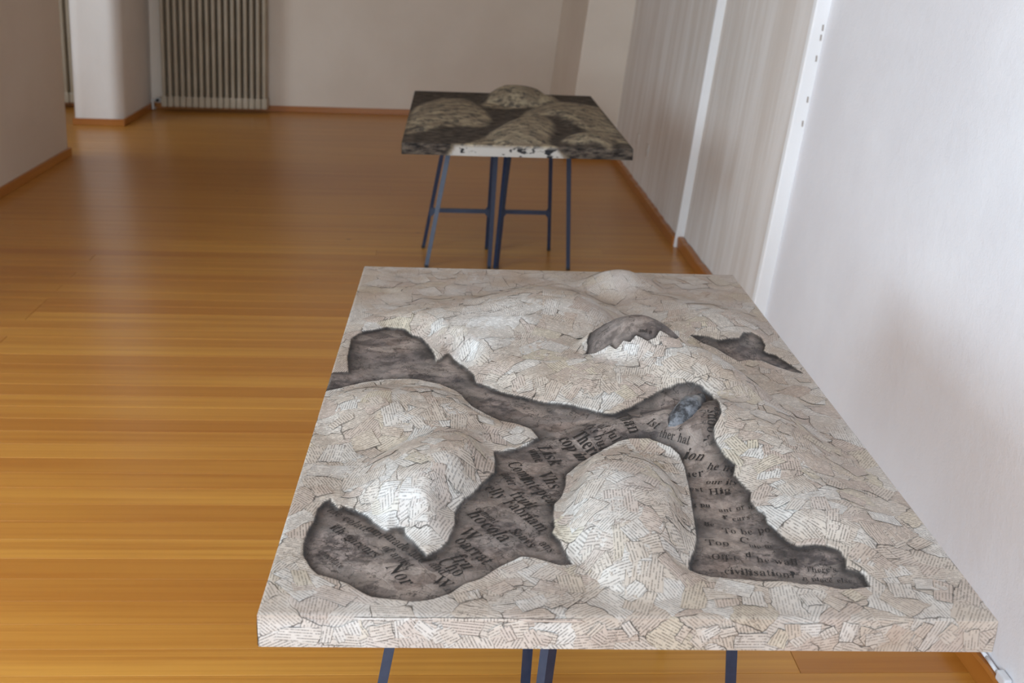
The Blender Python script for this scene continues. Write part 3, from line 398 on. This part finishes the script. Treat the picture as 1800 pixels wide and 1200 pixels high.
def collage_material(name, mode):
    """torn newsprint collage. mode: base (pattern from a cell tiling), scrap (own text direction), far (second panel)"""
    t = NT(name)
    pa = t.n('ShaderNodeAttribute', {'attribute_name': 'paint'}); sc = t.n('ShaderNodeSeparateColor', None, i0=pa.outputs['Color'])
    sd, wash_shade, white = sc.outputs[0], sc.outputs[1], sc.outputs[2]
    pos = t.n('ShaderNodeAttribute', {'attribute_name': 'flat_pos'}).outputs['Vector']
    warp = t.n('ShaderNodeVectorMath', {'operation': 'SCALE'}, i0=t.noise(pos, 14, 3, .6, out='Color'), Scale=.05).outputs[0]
    wp = t.n('ShaderNodeVectorMath', None, i0=pos, i1=warp).outputs[0]
    if mode == 'scrap':
        q = t.n('ShaderNodeAttribute', {'attribute_name': 'scrap_pos'}).outputs['Vector']
        rnd = t.n('ShaderNodeAttribute', {'attribute_name': 'tone'}).outputs['Fac']
        ra = t.n('ShaderNodeAttribute', {'attribute_name': 'rim'}); rs = t.n('ShaderNodeSeparateColor', None, i0=ra.outputs['Color'])
        edge = t.math('MINIMUM', t.math('MINIMUM', rs.outputs[0], rs.outputs[1]), t.math('MINIMUM', rs.outputs[2], ra.outputs['Alpha']))
        en = t.math('ADD', edge, t.math('MULTIPLY', t.math('SUBTRACT', t.noise(pos, 220, 2), .5), .0016))
        ink = t.math('SUBTRACT', 1.0, t.sm(en, .0004, .0014))
        inkm = t.sm(t.noise(pos, 21, 2), .46, .60)
    else:
        vo = t.n('ShaderNodeTexVoronoi', {'voronoi_dimensions': '2D'}, Scale=19.0, Vector=wp)
        vc = t.n('ShaderNodeSeparateColor', None, i0=vo.outputs['Color'])
        rot = t.n('ShaderNodeVectorRotate', {'rotation_type': 'Z_AXIS'}, Vector=pos, Angle=t.math('MULTIPLY', vc.outputs[0], 6.283))
        q = rot.outputs[0]; rnd = vc.outputs[1]
        ve = t.n('ShaderNodeTexVoronoi', {'voronoi_dimensions': '2D', 'feature': 'DISTANCE_TO_EDGE'}, Scale=19.0, Vector=wp)
        ink = t.math('SUBTRACT', 1.0, t.sm(ve.outputs['Distance'], .008, .030))
        inkm = t.sm(t.noise(pos, 21, 2), .46, .60)
    qs = t.n('ShaderNodeSeparateXYZ', None, i0=q)
    # printed lines of small type
    ln = t.math('DIVIDE', qs.outputs[1], .0044); row = t.math('FLOOR', ln); fr = t.math('FRACT', ln)
    band = t.math('MULTIPLY', t.sm(fr, .18, .34), t.math('SUBTRACT', 1.0, t.sm(fr, .62, .78)))
    cv = t.n('ShaderNodeCombineXYZ', None, X=t.math('MULTIPLY', qs.outputs[0], 105.0), Y=t.math('MULTIPLY', row, 7.31)).outputs[0]
    word = t.sm(t.noise(cv, 1.0, 1, .4, '2D'), .37, .43)
    cl = t.n('ShaderNodeCombineXYZ', None, X=t.math('MULTIPLY', qs.outputs[0], 760.0), Y=t.math('MULTIPLY', row, 3.17)).outputs[0]
    let = t.sm(t.noise(cl, 1.0, 1, .4, '2D'), .36, .56)
    text = t.math('MULTIPLY', t.math('MULTIPLY', band, word), t.math('ADD', .35, t.math('MULTIPLY', let, .65)))
    # paper tones
    c = t.mix(t.sm(rnd, .0, .45), lin(212, 209, 203), lin(198, 187, 174))
    c = t.mix(t.sm(rnd, .55, .75), c, lin(190, 175, 163))
    c = t.mix(t.sm(rnd, .85, .98), c, lin(200, 190, 170))
    c = t.mix(t.math('MULTIPLY', t.sm(t.noise(pos, 9, 4, .6), .36, .68), .50), c, lin(164, 147, 130))
    wn = t.math('MULTIPLY', wash_shade, t.math('ADD', .55, t.math('MULTIPLY', t.noise(t.vscale(pos, (1.0, 2.2, 1)), 16, 4, .65), .9)), clamp=True)
    hn = t.math('MULTIPLY', white, t.math('ADD', .25, t.math('MULTIPLY', t.noise(pos, 24, 3, .6), 1.1)), clamp=True)
    wcol = t.mix(t.sm(t.noise(pos, 7, 3, .6), .38, .62), lin(150, 130, 112), lin(158, 146, 138))
    c = t.mix(t.math('MULTIPLY', wn, .72), c, wcol)  # umber wash of the artwork, with some shade put into the colour
    c = t.mix(t.math('MULTIPLY', hn, .58), c, lin(224, 224, 222))  # white paint on the hills, with light highlights painted in
    tk = t.math('MULTIPLY', text, t.math('SUBTRACT', .72, t.math('MULTIPLY', wn, .50)))
    tk = t.math('MULTIPLY', tk, t.math('SUBTRACT', 1.0, t.math('MULTIPLY', hn, .25)))
    c = t.mix(tk, c, lin(62, 56, 52))
    c = t.mix(t.math('MULTIPLY', t.math('MULTIPLY', ink, inkm), .78), c, lin(46, 40, 36))
    # sooty pencil hatching and crackle, thicker where the wash is
    cr = t.n('ShaderNodeTexVoronoi', {'voronoi_dimensions': '2D', 'feature': 'DISTANCE_TO_EDGE'}, Scale=34.0)
    cw = t.n('ShaderNodeVectorMath', None, i0=pos, i1=t.n('ShaderNodeVectorMath', {'operation': 'SCALE'}, i0=t.noise(pos, 45, 4, .7, out='Color'), Scale=.06).outputs[0]).outputs[0]
    t.set(cr.inputs['Vector'], cw)
    crk = t.math('MULTIPLY', t.math('SUBTRACT', 1.0, t.sm(cr.outputs['Distance'], .010, .034)), t.sm(t.noise(pos, 11, 2), .50, .62))
    c = t.mix(t.math('MULTIPLY', crk, .55), c, lin(66, 56, 48))
    spk = t.sm(t.noise(pos, 95, 5, .75), .60, .72)
    c = t.mix(t.math('MULTIPLY', spk, t.math('ADD', .12, t.math('MULTIPLY', wn, .28))), c, lin(84, 72, 62))
    # dark gully floor
    cl1 = t.noise(pos, 15, 5, .62); cl2 = t.noise(pos, 60, 4, .65)
    dk = t.mix(t.sm(t.math('ADD', t.math('MULTIPLY', cl1, .65), t.math('MULTIPLY', cl2, .35)), .40, .62), lin(76, 69, 67), lin(152, 139, 132))
    dk = t.mix(t.math('MULTIPLY', t.sm(t.noise(pos, 6, 2), .45, .62), .45), dk, lin(126, 108, 96))
    dv = t.n('ShaderNodeTexVoronoi', {'voronoi_dimensions': '2D'}, Scale=17.0, Vector=t.vscale(wp, (1.0, 1.7, 1)))
    dvc = t.n('ShaderNodeSeparateColor', None, i0=dv.outputs['Color'])
    dk = t.mix(t.math('MULTIPLY', t.sm(dvc.outputs[0], .55, .60), .35), dk, lin(172, 160, 150))
    dk = t.mix(t.math('MULTIPLY', t.sm(dvc.outputs[1], .60, .65), .35), dk, lin(74, 72, 74))
    dcr = t.math('SUBTRACT', 1.0, t.sm(t.math('ABSOLUTE', t.math('SUBTRACT', t.noise(pos, 17, 4, .6), .5)), .003, .012))
    dk = t.mix(t.math('MULTIPLY', dcr, .75), dk, lin(30, 26, 25))
    grain = t.noise(pos, 320, 2, .6)
    dk = t.mix(t.math('MULTIPLY', t.sm(grain, .45, .70), .35), dk, lin(52, 47, 46))
    soot = t.sm(t.math('ADD', sd, t.math('MULTIPLY', t.math('SUBTRACT', t.noise(pos, 30, 4, .6), .5), .050)), -.013, .004)
    dk = t.mix(t.math('MULTIPLY', white, .62), dk, t.mix(t.sm(cl2, .38, .62), lin(140, 127, 118), lin(172, 158, 147)))
    wide = t.sm(t.math('ADD', sd, t.math('MULTIPLY', t.math('SUBTRACT', t.noise(pos, 9, 4, .6), .5), .110)), -.050, .012)
    dk = t.mix(t.math('MULTIPLY', wide, t.math('SUBTRACT', .62, t.math('MULTIPLY', white, .5))), dk, lin(38, 36, 36))
    dk = t.mix(t.math('MULTIPLY', soot, .82), dk, lin(23, 21, 21))
    jag = t.math('ADD', sd, t.math('MULTIPLY', t.math('SUBTRACT', t.noise(pos, 110, 4, .7), .5), .004))
    rimink = t.math('MULTIPLY', t.math('SUBTRACT', 1.0, t.sm(jag, .0004, .0022)), .7)
    if mode == 'far':
        st = t.noise(t.vscale(pos, (3, 9, 1)), 6, 5, .7)
        dk = t.mix(t.sm(st, .36, .66), lin(30, 26, 24), lin(98, 87, 76))
        c = t.mix(t.sm(t.noise(pos, 12, 5, .7), .40, .66), lin(126, 112, 94), lin(172, 157, 130))
        c = t.mix(t.math('MULTIPLY', t.sm(t.noise(pos, 20, 5, .72), .50, .58), .80), c, lin(66, 62, 58))
        c = t.mix(white, c, lin(178, 173, 165))
        mark = t.math('MULTIPLY', white, t.sm(t.noise(t.vscale(pos, (1.0, 2.0, 1)), 10, 3, .7), .55, .60))
        c = t.mix(mark, c, lin(40, 40, 42))
        jf = t.math('ADD', jag, t.math('MULTIPLY', t.math('SUBTRACT', t.noise(t.vscale(pos, (1, 1.6, 1)), 13, 4, .6), .5), .050))
        dark = t.math('SUBTRACT', 1.0, t.sm(t.mix(t.math('MULTIPLY', white, 1.0), jf, jag, 'FLOAT'), -.026, .012))
    else:
        c = t.mix(rimink, c, lin(34, 30, 28))
        dark = t.math('SUBTRACT', 1.0, t.sm(jag, -.0008, .0008))
    c = t.mix(dark, c, dk)
    h = t.math('ADD', t.math('MULTIPLY', t.noise(pos, 70, 4, .6), .5), t.math('MULTIPLY', ink, -.35))
    h = t.math('ADD', h, t.math('MULTIPLY', t.noise(pos, 260, 3, .6), .3))
    t.bump(h, .5, .0022)
    return t.done(c, t.mix(dark, .72, .80, 'FLOAT') if mode == 'far' else t.mix(dark, .48, .52, 'FLOAT'), .2 if mode == 'far' else .38)
M_BASE = collage_material('newsprint_collage', 'base'); M_SCRAP = collage_material('newsprint_scrap', 'scrap'); M_FARREL = collage_material('painted_relief', 'far')
M_INK = NT('printing_ink').done(lin(30, 26, 24), .55)

def set_attr(me, name, typ, arr):
    a = me.attributes.new(name, typ, 'POINT')
    a.data.foreach_set({'FLOAT': 'value', 'FLOAT_COLOR': 'color', 'FLOAT_VECTOR': 'vector'}[typ], np.asarray(arr, np.float32).ravel())
def grid_mesh(name, X, Y, Z, mat):
    ny, nx = X.shape; me = bpy.data.meshes.new(name)
    idx = np.arange(nx*ny).reshape(ny, nx)
    q = np.stack([idx[:-1, :-1], idx[:-1, 1:], idx[1:, 1:], idx[1:, :-1]], -1).reshape(-1, 4)
    me.vertices.add(nx*ny); me.vertices.foreach_set('co', np.stack([X, Y, Z], -1).astype(np.float32).ravel())
    me.loops.add(q.size); me.loops.foreach_set('vertex_index', q.ravel().astype(np.int32))
    me.polygons.add(len(q)); me.polygons.foreach_set('loop_start', np.arange(0, q.size, 4, dtype=np.int32)); me.polygons.foreach_set('use_smooth', np.ones(len(q), bool))
    me.update(); me.validate(); me.materials.append(mat); return me
class Relief: pass
def sample(G_, F_, x, y):
    gx = np.clip((x-G_.x0)/G_.step, 0, G_.nx-1.001); gy = np.clip((y-G_.y0)/G_.step, 0, G_.ny-1.001)
    i = gx.astype(int); j = gy.astype(int); a = gx-i; b = gy-j
    return F_[j, i]*(1-a)*(1-b)+F_[j, i+1]*a*(1-b)+F_[j+1, i]*(1-a)*b+F_[j+1, i+1]*a*b
def gauss(L, x, y):
    t = np.zeros_like(x)
    for cx, cy, r, a in L: t = np.maximum(t, a*np.exp(-((x-cx)**2+(y-cy)**2)/(r*r)))
    return t
def make_panel(T, step, label, cat, heights, paint, mat):
    root = thing('relief_panel', label, cat, (T['x'], T['y'], H-TH), T['yaw'], 'relief panels on trestles')
    g = Relief(); w, d = T['w'], T['d']; g.nx = int(round(w/step))+1; g.ny = int(round(d/step))+1; g.step = w/(g.nx-1)
    g.x0, g.y0 = -w/2, 0.0
    xs = np.linspace(-w/2, w/2, g.nx); ys = np.arange(g.ny)*g.step; ys[-1] = d
    X, Y = np.meshgrid(xs, ys)
    g.P = paint(X, Y); Z = heights(X, Y, g.P)
    bd = np.minimum(np.minimum(X+w/2, w/2-X), np.minimum(Y, d-Y))
    Z = Z*sstep(-.002, .05, bd)-.0016*(1-sstep(0, .004, bd)); g.Z = Z
    me = grid_mesh('relief_surface', X, Y, Z+TH, mat)
    set_attr(me, 'paint', 'FLOAT_COLOR', np.concatenate([g.P.reshape(-1, 3), np.ones((X.size, 1))], 1))
    set_attr(me, 'flat_pos', 'FLOAT_VECTOR', np.stack([X, Y, 0*X], -1))
    o = bpy.data.objects.new('relief_surface', me); COL.objects.link(o); o.parent = root
    # the four sides, unfolded from the rim of the surface, and the underside
    V, F, FP = [], [], []
    def strip(P, N, flat):
        b = len(V); n = len(P)
        for i, (p, z) in enumerate(P):
            for k in range(4):
                f = k/3; V.append((p[0]+N[0]*.0012*(k > 0), p[1]+N[1]*.0012*(k > 0), (TH+z)*(1-f))); FP.append(flat(p, TH*f))
        for i in range(n-1):
            for k in range(3):
                a = b+i*4+k; F.append((a, a+1, a+5, a+4))
    strip([((x, 0), Z[0, i]) for i, x in enumerate(xs)], (0, -1), lambda p, s: (p[0], -s, 0))
    strip([((x, d), Z[-1, i]) for i, x in enumerate(xs)][::-1], (0, 1), lambda p, s: (p[0], d+s, 0))
    strip([((w/2, yy), Z[i, -1]) for i, yy in enumerate(ys)], (1, 0), lambda p, s: (w/2+s, p[1], 0))
    strip([((-w/2, yy), Z[i, 0]) for i, yy in enumerate(ys)][::-1], (-1, 0), lambda p, s: (-w/2-s, p[1], 0))
    b = len(V)
    for p in ((-w/2, 0), (w/2, 0), (w/2, d), (-w/2, d)): V.append((p[0], p[1], .0)); FP.append((p[0], p[1], 0))
    F.append((b, b+3, b+2, b+1))
    FP = np.array(FP); eo = mesh_obj('panel_edge', V, F, mat, root)
    pe = paint(FP[:, 0], FP[:, 1])
    set_attr(eo.data, 'paint', 'FLOAT_COLOR', np.concatenate([pe, np.ones((len(FP), 1))], 1)); set_attr(eo.data, 'flat_pos', 'FLOAT_VECTOR', FP)
    return root, g

# near panel -------------------------------------------------------
D = {k: np.array(v) for k, v in DATA['T1'].items()}
def near_paint(x, y):
    s1 = sdf(D['D1'], x, y); s = np.minimum.reduce([s1, sdf(D['D2'], x, y), sdf(D['D3'], x, y)])
    top = (y > -.002)
    wash_shade = np.maximum(gauss(DATA['wash'], x, y), .85*sstep(1.02, 1.34, y))  # artist's brown wash plus painted-in shade on slopes and back strip
    wash_shade = np.maximum(wash_shade, .45*sstep(.30, .46, x)*sstep(.25, .6, y)); wash_shade = np.maximum(wash_shade, .16+.30*(1-sstep(.02, .12, y)))  # right slope smear; top darkened at the front rim as painted shade
    wash_shade = np.where(y < -.0005, .05+.5*sstep(-.1, .45, x), wash_shade)  # front edge greyer to the right: paint and painted light falloff
    white = np.maximum(gauss(DATA['white'], x, y), np.where(y < -.0005, .8*(1-sstep(-.5, .15, x)), 0))  # pale paper and white paint, plus painted highlights and a brightened left front
    return np.stack([s, wash_shade, white], -1)
def near_heights(x, y, P):
    s1 = sdf(D['D1'], x, y)
    cut = ssum(CUT, x, y)*sstep(-.004, .05, s1)
    z = (np.maximum(cut, 0)**2.2+ssum(FREE, x, y)**2.2)**(1/2.2)
    z = z+.006*sstep(-.003, .003, P[..., 0])-.006
    s4 = sdf(D['D4'], x, y); z = z-.005*np.exp(-(s4/.008)**2)
    f = lambda a, b, c, e: np.sin(a*x+b*y+c)*np.sin(e*x-a*.7*y+1.7*c)
    z = z+.0012*f(31, 47, .4, 23)+.0008*f(67, 83, 1.1, 59)
    return z+.006*(1-sstep(0, .02, np.abs(P[..., 0])))*0
root1, g1 = make_panel(T1, .0025, 'near pale relief panel of hills pasted with torn newsprint, dark lettered gullies between', 'relief panel', near_heights, near_paint, M_BASE)
Z1, P1 = g1.Z, g1.P
def put_scrap(cx, cy, w, h, ang, off, face):
    """one torn scrap draped over the relief (face='top') or pasted flat on the front edge"""
    nx, ny = 6, 5; u, v = np.meshgrid(np.linspace(-.5, .5, nx), np.linspace(-.5, .5, ny))
    cj = RNG.uniform(-.14, .14, (2, 2, 2))
    a = u+.5; b = v+.5
    for k, arr in ((0, u), (1, v)):
        arr += cj[0, 0, k]*(1-a)*(1-b)+cj[0, 1, k]*a*(1-b)+cj[1, 0, k]*(1-a)*b+cj[1, 1, k]*a*b
    bord = np.zeros((ny, nx), bool); bord[0] = bord[-1] = True; bord[:, 0] = bord[:, -1] = True
    u = u+RNG.normal(0, .020, u.shape)*bord; v = v+RNG.normal(0, .028, v.shape)*bord
    su, sv = u*w, v*h; c, s = math.cos(ang), math.sin(ang)
    x = cx+c*su-s*sv; y = cy+s*su+c*sv
    rim = np.stack([a*w, (1-a)*w, b*h, (1-b)*h], -1).reshape(-1, 4)
    if face == 'top':
        if (np.abs(x) > T1['w']/2-.003).any() or (y < .003).any() or (y > T1['d']-.003).any(): return None
        if (sample(g1, P1[..., 0], x, y) < .003).any(): return None
        z = sample(g1, Z1, x, y)+TH+off; co = np.stack([x, y, z], -1); paint = np.stack([sample(g1, P1[..., k], x, y) for k in range(3)], -1)
        fp = np.stack([x, y, 0*x], -1)
    else:
        if (np.abs(x) > T1['w']/2-.001).any() or (y > -.0015).any() or (y < -TH+.001).any(): return None
        co = np.stack([x, 0*x-.0012-off, TH+y], -1); paint = near_paint(x, y); fp = np.stack([x, y, 0*x], -1)
    org = RNG.uniform(-3, 3, 2); ta = 0.0 if RNG.random() < .8 else math.pi/2
    sp = np.stack([math.cos(ta)*su-math.sin(ta)*sv+org[0], math.sin(ta)*su+math.cos(ta)*sv+org[1], 0*su], -1)
    return dict(co=co.reshape(-1, 3), paint=paint.reshape(-1, 3), fp=fp.reshape(-1, 3), sp=sp.reshape(-1, 3), rim=rim, tone=np.full(nx*ny, RNG.random()), nx=nx, ny=ny, size=w*h/(1.0+cy)**2)
scraps = []
def lay(n, wr, hr, y0, y1, near_gully=None, face='top', tries=1):
    for i in range(n):
        for _ in range(tries):
            cx = RNG.uniform(-T1['w']/2, T1['w']/2); cy = RNG.uniform(y0, y1)
            if near_gully is not None and face == 'top':
                s = float(sample(g1, P1[..., 0], np.array([cx]), np.array([cy]))[0])
                if not (near_gully[0] < s < near_gully[1]): continue
            r = put_scrap(cx, cy, RNG.uniform(*wr), RNG.uniform(*hr), RNG.uniform(0, 2*math.pi), .0005+.0013*len(scraps)/1100, face)
            if r: scraps.append(r); break
lay(330, (.045, .085), (.030, .055), 0, 1.15, tries=2)
lay(150, (.05, .10), (.035, .06), .9, 1.58, tries=2)
lay(260, (.022, .042), (.016, .032), 0, 1.1, (.012, .05), tries=6)
lay(140, (.03, .05), (.022, .035), 0, .75, tries=4)
for k in range(9):                                     # narrow folded strips along the front rim
    r = put_scrap(-.42+.105*k, -.0046, RNG.uniform(.09, .13), .0055, RNG.uniform(-.004, .004), .0011+.0001*k, 'front')
    if r: scraps.append(r)
lay(46, (.03, .055), (.022, .032), -.045, -.006, None, 'front', tries=4)
lay(40, (.02, .03), (.012, .022), -.046, -.004, None, 'front', tries=4)
def scrap_mesh(L):
    co = np.concatenate([s['co'] for s in L]); me = bpy.data.meshes.new('paper_scrap'); F = []; b = 0
    for s in L:
        nx, ny = s['nx'], s['ny']
        for j in range(ny-1):
            for i in range(nx-1): k = b+j*nx+i; F.append((k, k+1, k+nx+1, k+nx))
        b += nx*ny
    me.from_pydata(co.tolist(), [], F); me.polygons.foreach_set('use_smooth', [True]*len(F)); me.update(); me.materials.append(M_SCRAP)
    pt = np.concatenate([s['paint'] for s in L]); set_attr(me, 'paint', 'FLOAT_COLOR', np.concatenate([pt, np.ones((len(pt), 1))], 1))
    set_attr(me, 'flat_pos', 'FLOAT_VECTOR', np.concatenate([s['fp'] for s in L])); set_attr(me, 'scrap_pos', 'FLOAT_VECTOR', np.concatenate([s['sp'] for s in L]))
    set_attr(me, 'rim', 'FLOAT_COLOR', np.concatenate([s['rim'] for s in L])); set_attr(me, 'tone', 'FLOAT', np.concatenate([s['tone'] for s in L]))
    return me
order = sorted(range(len(scraps)), key=lambda i: -scraps[i]['size'])
for i in order[:290]:
    o = bpy.data.objects.new('paper_scrap', scrap_mesh([scraps[i]])); COL.objects.link(o); o.parent = root1
o = bpy.data.objects.new('small_paper_scraps', scrap_mesh([scraps[i] for i in order[290:]])); COL.objects.link(o); o.parent = root1; o['kind'] = 'stuff'

# large printed words pasted in the gullies
def glyph_polys(ch, bold):
    adv, loops = GLYPH[ch]; L = [np.array(lp, float).reshape(-1, 2)/500.0 for lp in loops]; out = []
    if bold: return adv/500.0, L
    E0 = np.concatenate(L); E1 = np.concatenate([np.roll(p, -1, 0) for p in L])
    for p in L:                                        # lighter weight: thin the upright stems, never the hairlines
        e = np.roll(p, -1, 0)-np.roll(p, 1, 0); nx = -e[:, 1]/np.maximum(np.hypot(e[:, 0], e[:, 1]), 1e-6); q = p.copy()
        for i, (x, y) in enumerate(p):
            if abs(nx[i]) < .25: continue
            yy = y+1e-5; c = (E0[:, 1] > yy) != (E1[:, 1] > yy)
            if not c.any(): continue
            xs = E0[c, 0]+(yy-E0[c, 1])*(E1[c, 0]-E0[c, 0])/(E1[c, 1]-E0[c, 1]); d = (xs-x)*-np.sign(nx[i]); d = d[d > .004]
            if len(d): q[i, 0] -= nx[i]*float(np.clip((d.min()-.040)*.30, 0, .031))
        out.append(q)
    return adv/500.0, out
for txt, ax, ay, bx, by, style in DATA['words']:
    polys = []; cur = 0.0
    for ch in txt:
        if ch == ' ': cur += .25; continue
        adv, loops = glyph_polys(ch, style == 'b'); polys.append([lp+np.array([cur, 0]) for lp in loops]); cur += adv
    dx, dy = bx-ax, by-ay; L = math.hypot(dx, dy); sc = L/cur; scy = min(sc*1.18, .056); e1 = np.array([dx, dy])/L; e2 = np.array([-e1[1], e1[0]])
    V, F = [], []
    for loops in polys:
        tri = tessellate_polygon([[Vector((p[0], p[1], 0)) for p in lp] for lp in loops]); b = len(V)
        for lp in loops:
            for p in lp: V.append((ax+e1[0]*p[0]*sc+e2[0]*p[1]*scy, ay+e1[1]*p[0]*sc+e2[1]*p[1]*scy))
        F += [(b+i, b+j, b+k) for i, j, k in tri]
    V = np.array(V); keep = sample(g1, P1[..., 0], V[:, 0], V[:, 1]) < -.001
    F = [f for f in F if all(keep[i] for i in f)]
    if not F: continue
    z = sample(g1, Z1, V[:, 0], V[:, 1])+TH+.0014
    mesh_obj('printed_word', np.c_[V, z], F, M_INK, root1)
# almond shaped dark pebble set in the head of the gully
P4 = D['D4']; cx, cy = P4.mean(0); V, F = [], []
t = NT('pebble_lacquer'); Pp = t.n('ShaderNodeTexCoord').outputs['Object']
M_PEB = t.done(t.mix(t.sm(t.noise(Pp, 55, 5, .7), .40, .66), lin(34, 36, 40), lin(122, 126, 132)), .28, .6)
dens = np.concatenate([P4[i-1]+(P4[i]-P4[i-1])*np.linspace(0, 1, 5)[1:, None] for i in range(len(P4))]); n = len(dens)
for k in range(9):
    f = 1-k/9.0; q = np.array([cx, cy])+(dens-[cx, cy])*f
    V += list(np.c_[q, sample(g1, Z1, q[:, 0], q[:, 1])+TH+.016*math.sqrt(1-f*f)-.001])
V.append((cx, cy, float(sample(g1, Z1, np.array([cx]), np.array([cy]))[0])+TH+.0155))
for k in range(8):
    for i in range(n): j = (i+1) % n; F.append((k*n+i, k*n+j, (k+1)*n+j, (k+1)*n+i))
for i in range(n): F.append((8*n+i, 8*n+(i+1) % n, 9*n))
mesh_obj('dark_pebble', V, F, M_PEB, root1, True)

# far panel --------------------------------------------------------
Q = {k: np.array(v) for k, v in DATA['T2'].items()}
BUMPS2 = [(-.27, .86, .26, .50, -12, .030, 1.2), (.05, 1.32, .26, .26, 0, .078, 1.0), (.28, .80, .22, .62, -12, .036, 1.1), (.05, .36, .17, .40, -10, .046, 1.0), (.31, .15, .12, .17, 0, .03, 1.0), (-.38, .35, .12, .10, 0, .02, 1.0)]
def far_paint(x, y):
    s = np.full(x.shape, 1e9)
    for k, v in Q.items():
        q = sdf(v, x, y); s = np.minimum(s, q)
    s = -s
    white = np.where(y < -.0005, sstep(-.004, .004, s), 0)
    return np.stack([s, 0*s, white], -1)
def far_heights(x, y, P): return ssum(BUMPS2, x, y)*sstep(-.10, .05, P[..., 0])
root2, g2 = make_panel(T2, .007, 'far dark relief panel with pale stone-like mounds, standing beyond the newsprint panel', 'relief panel', far_heights, far_paint, M_FARREL)
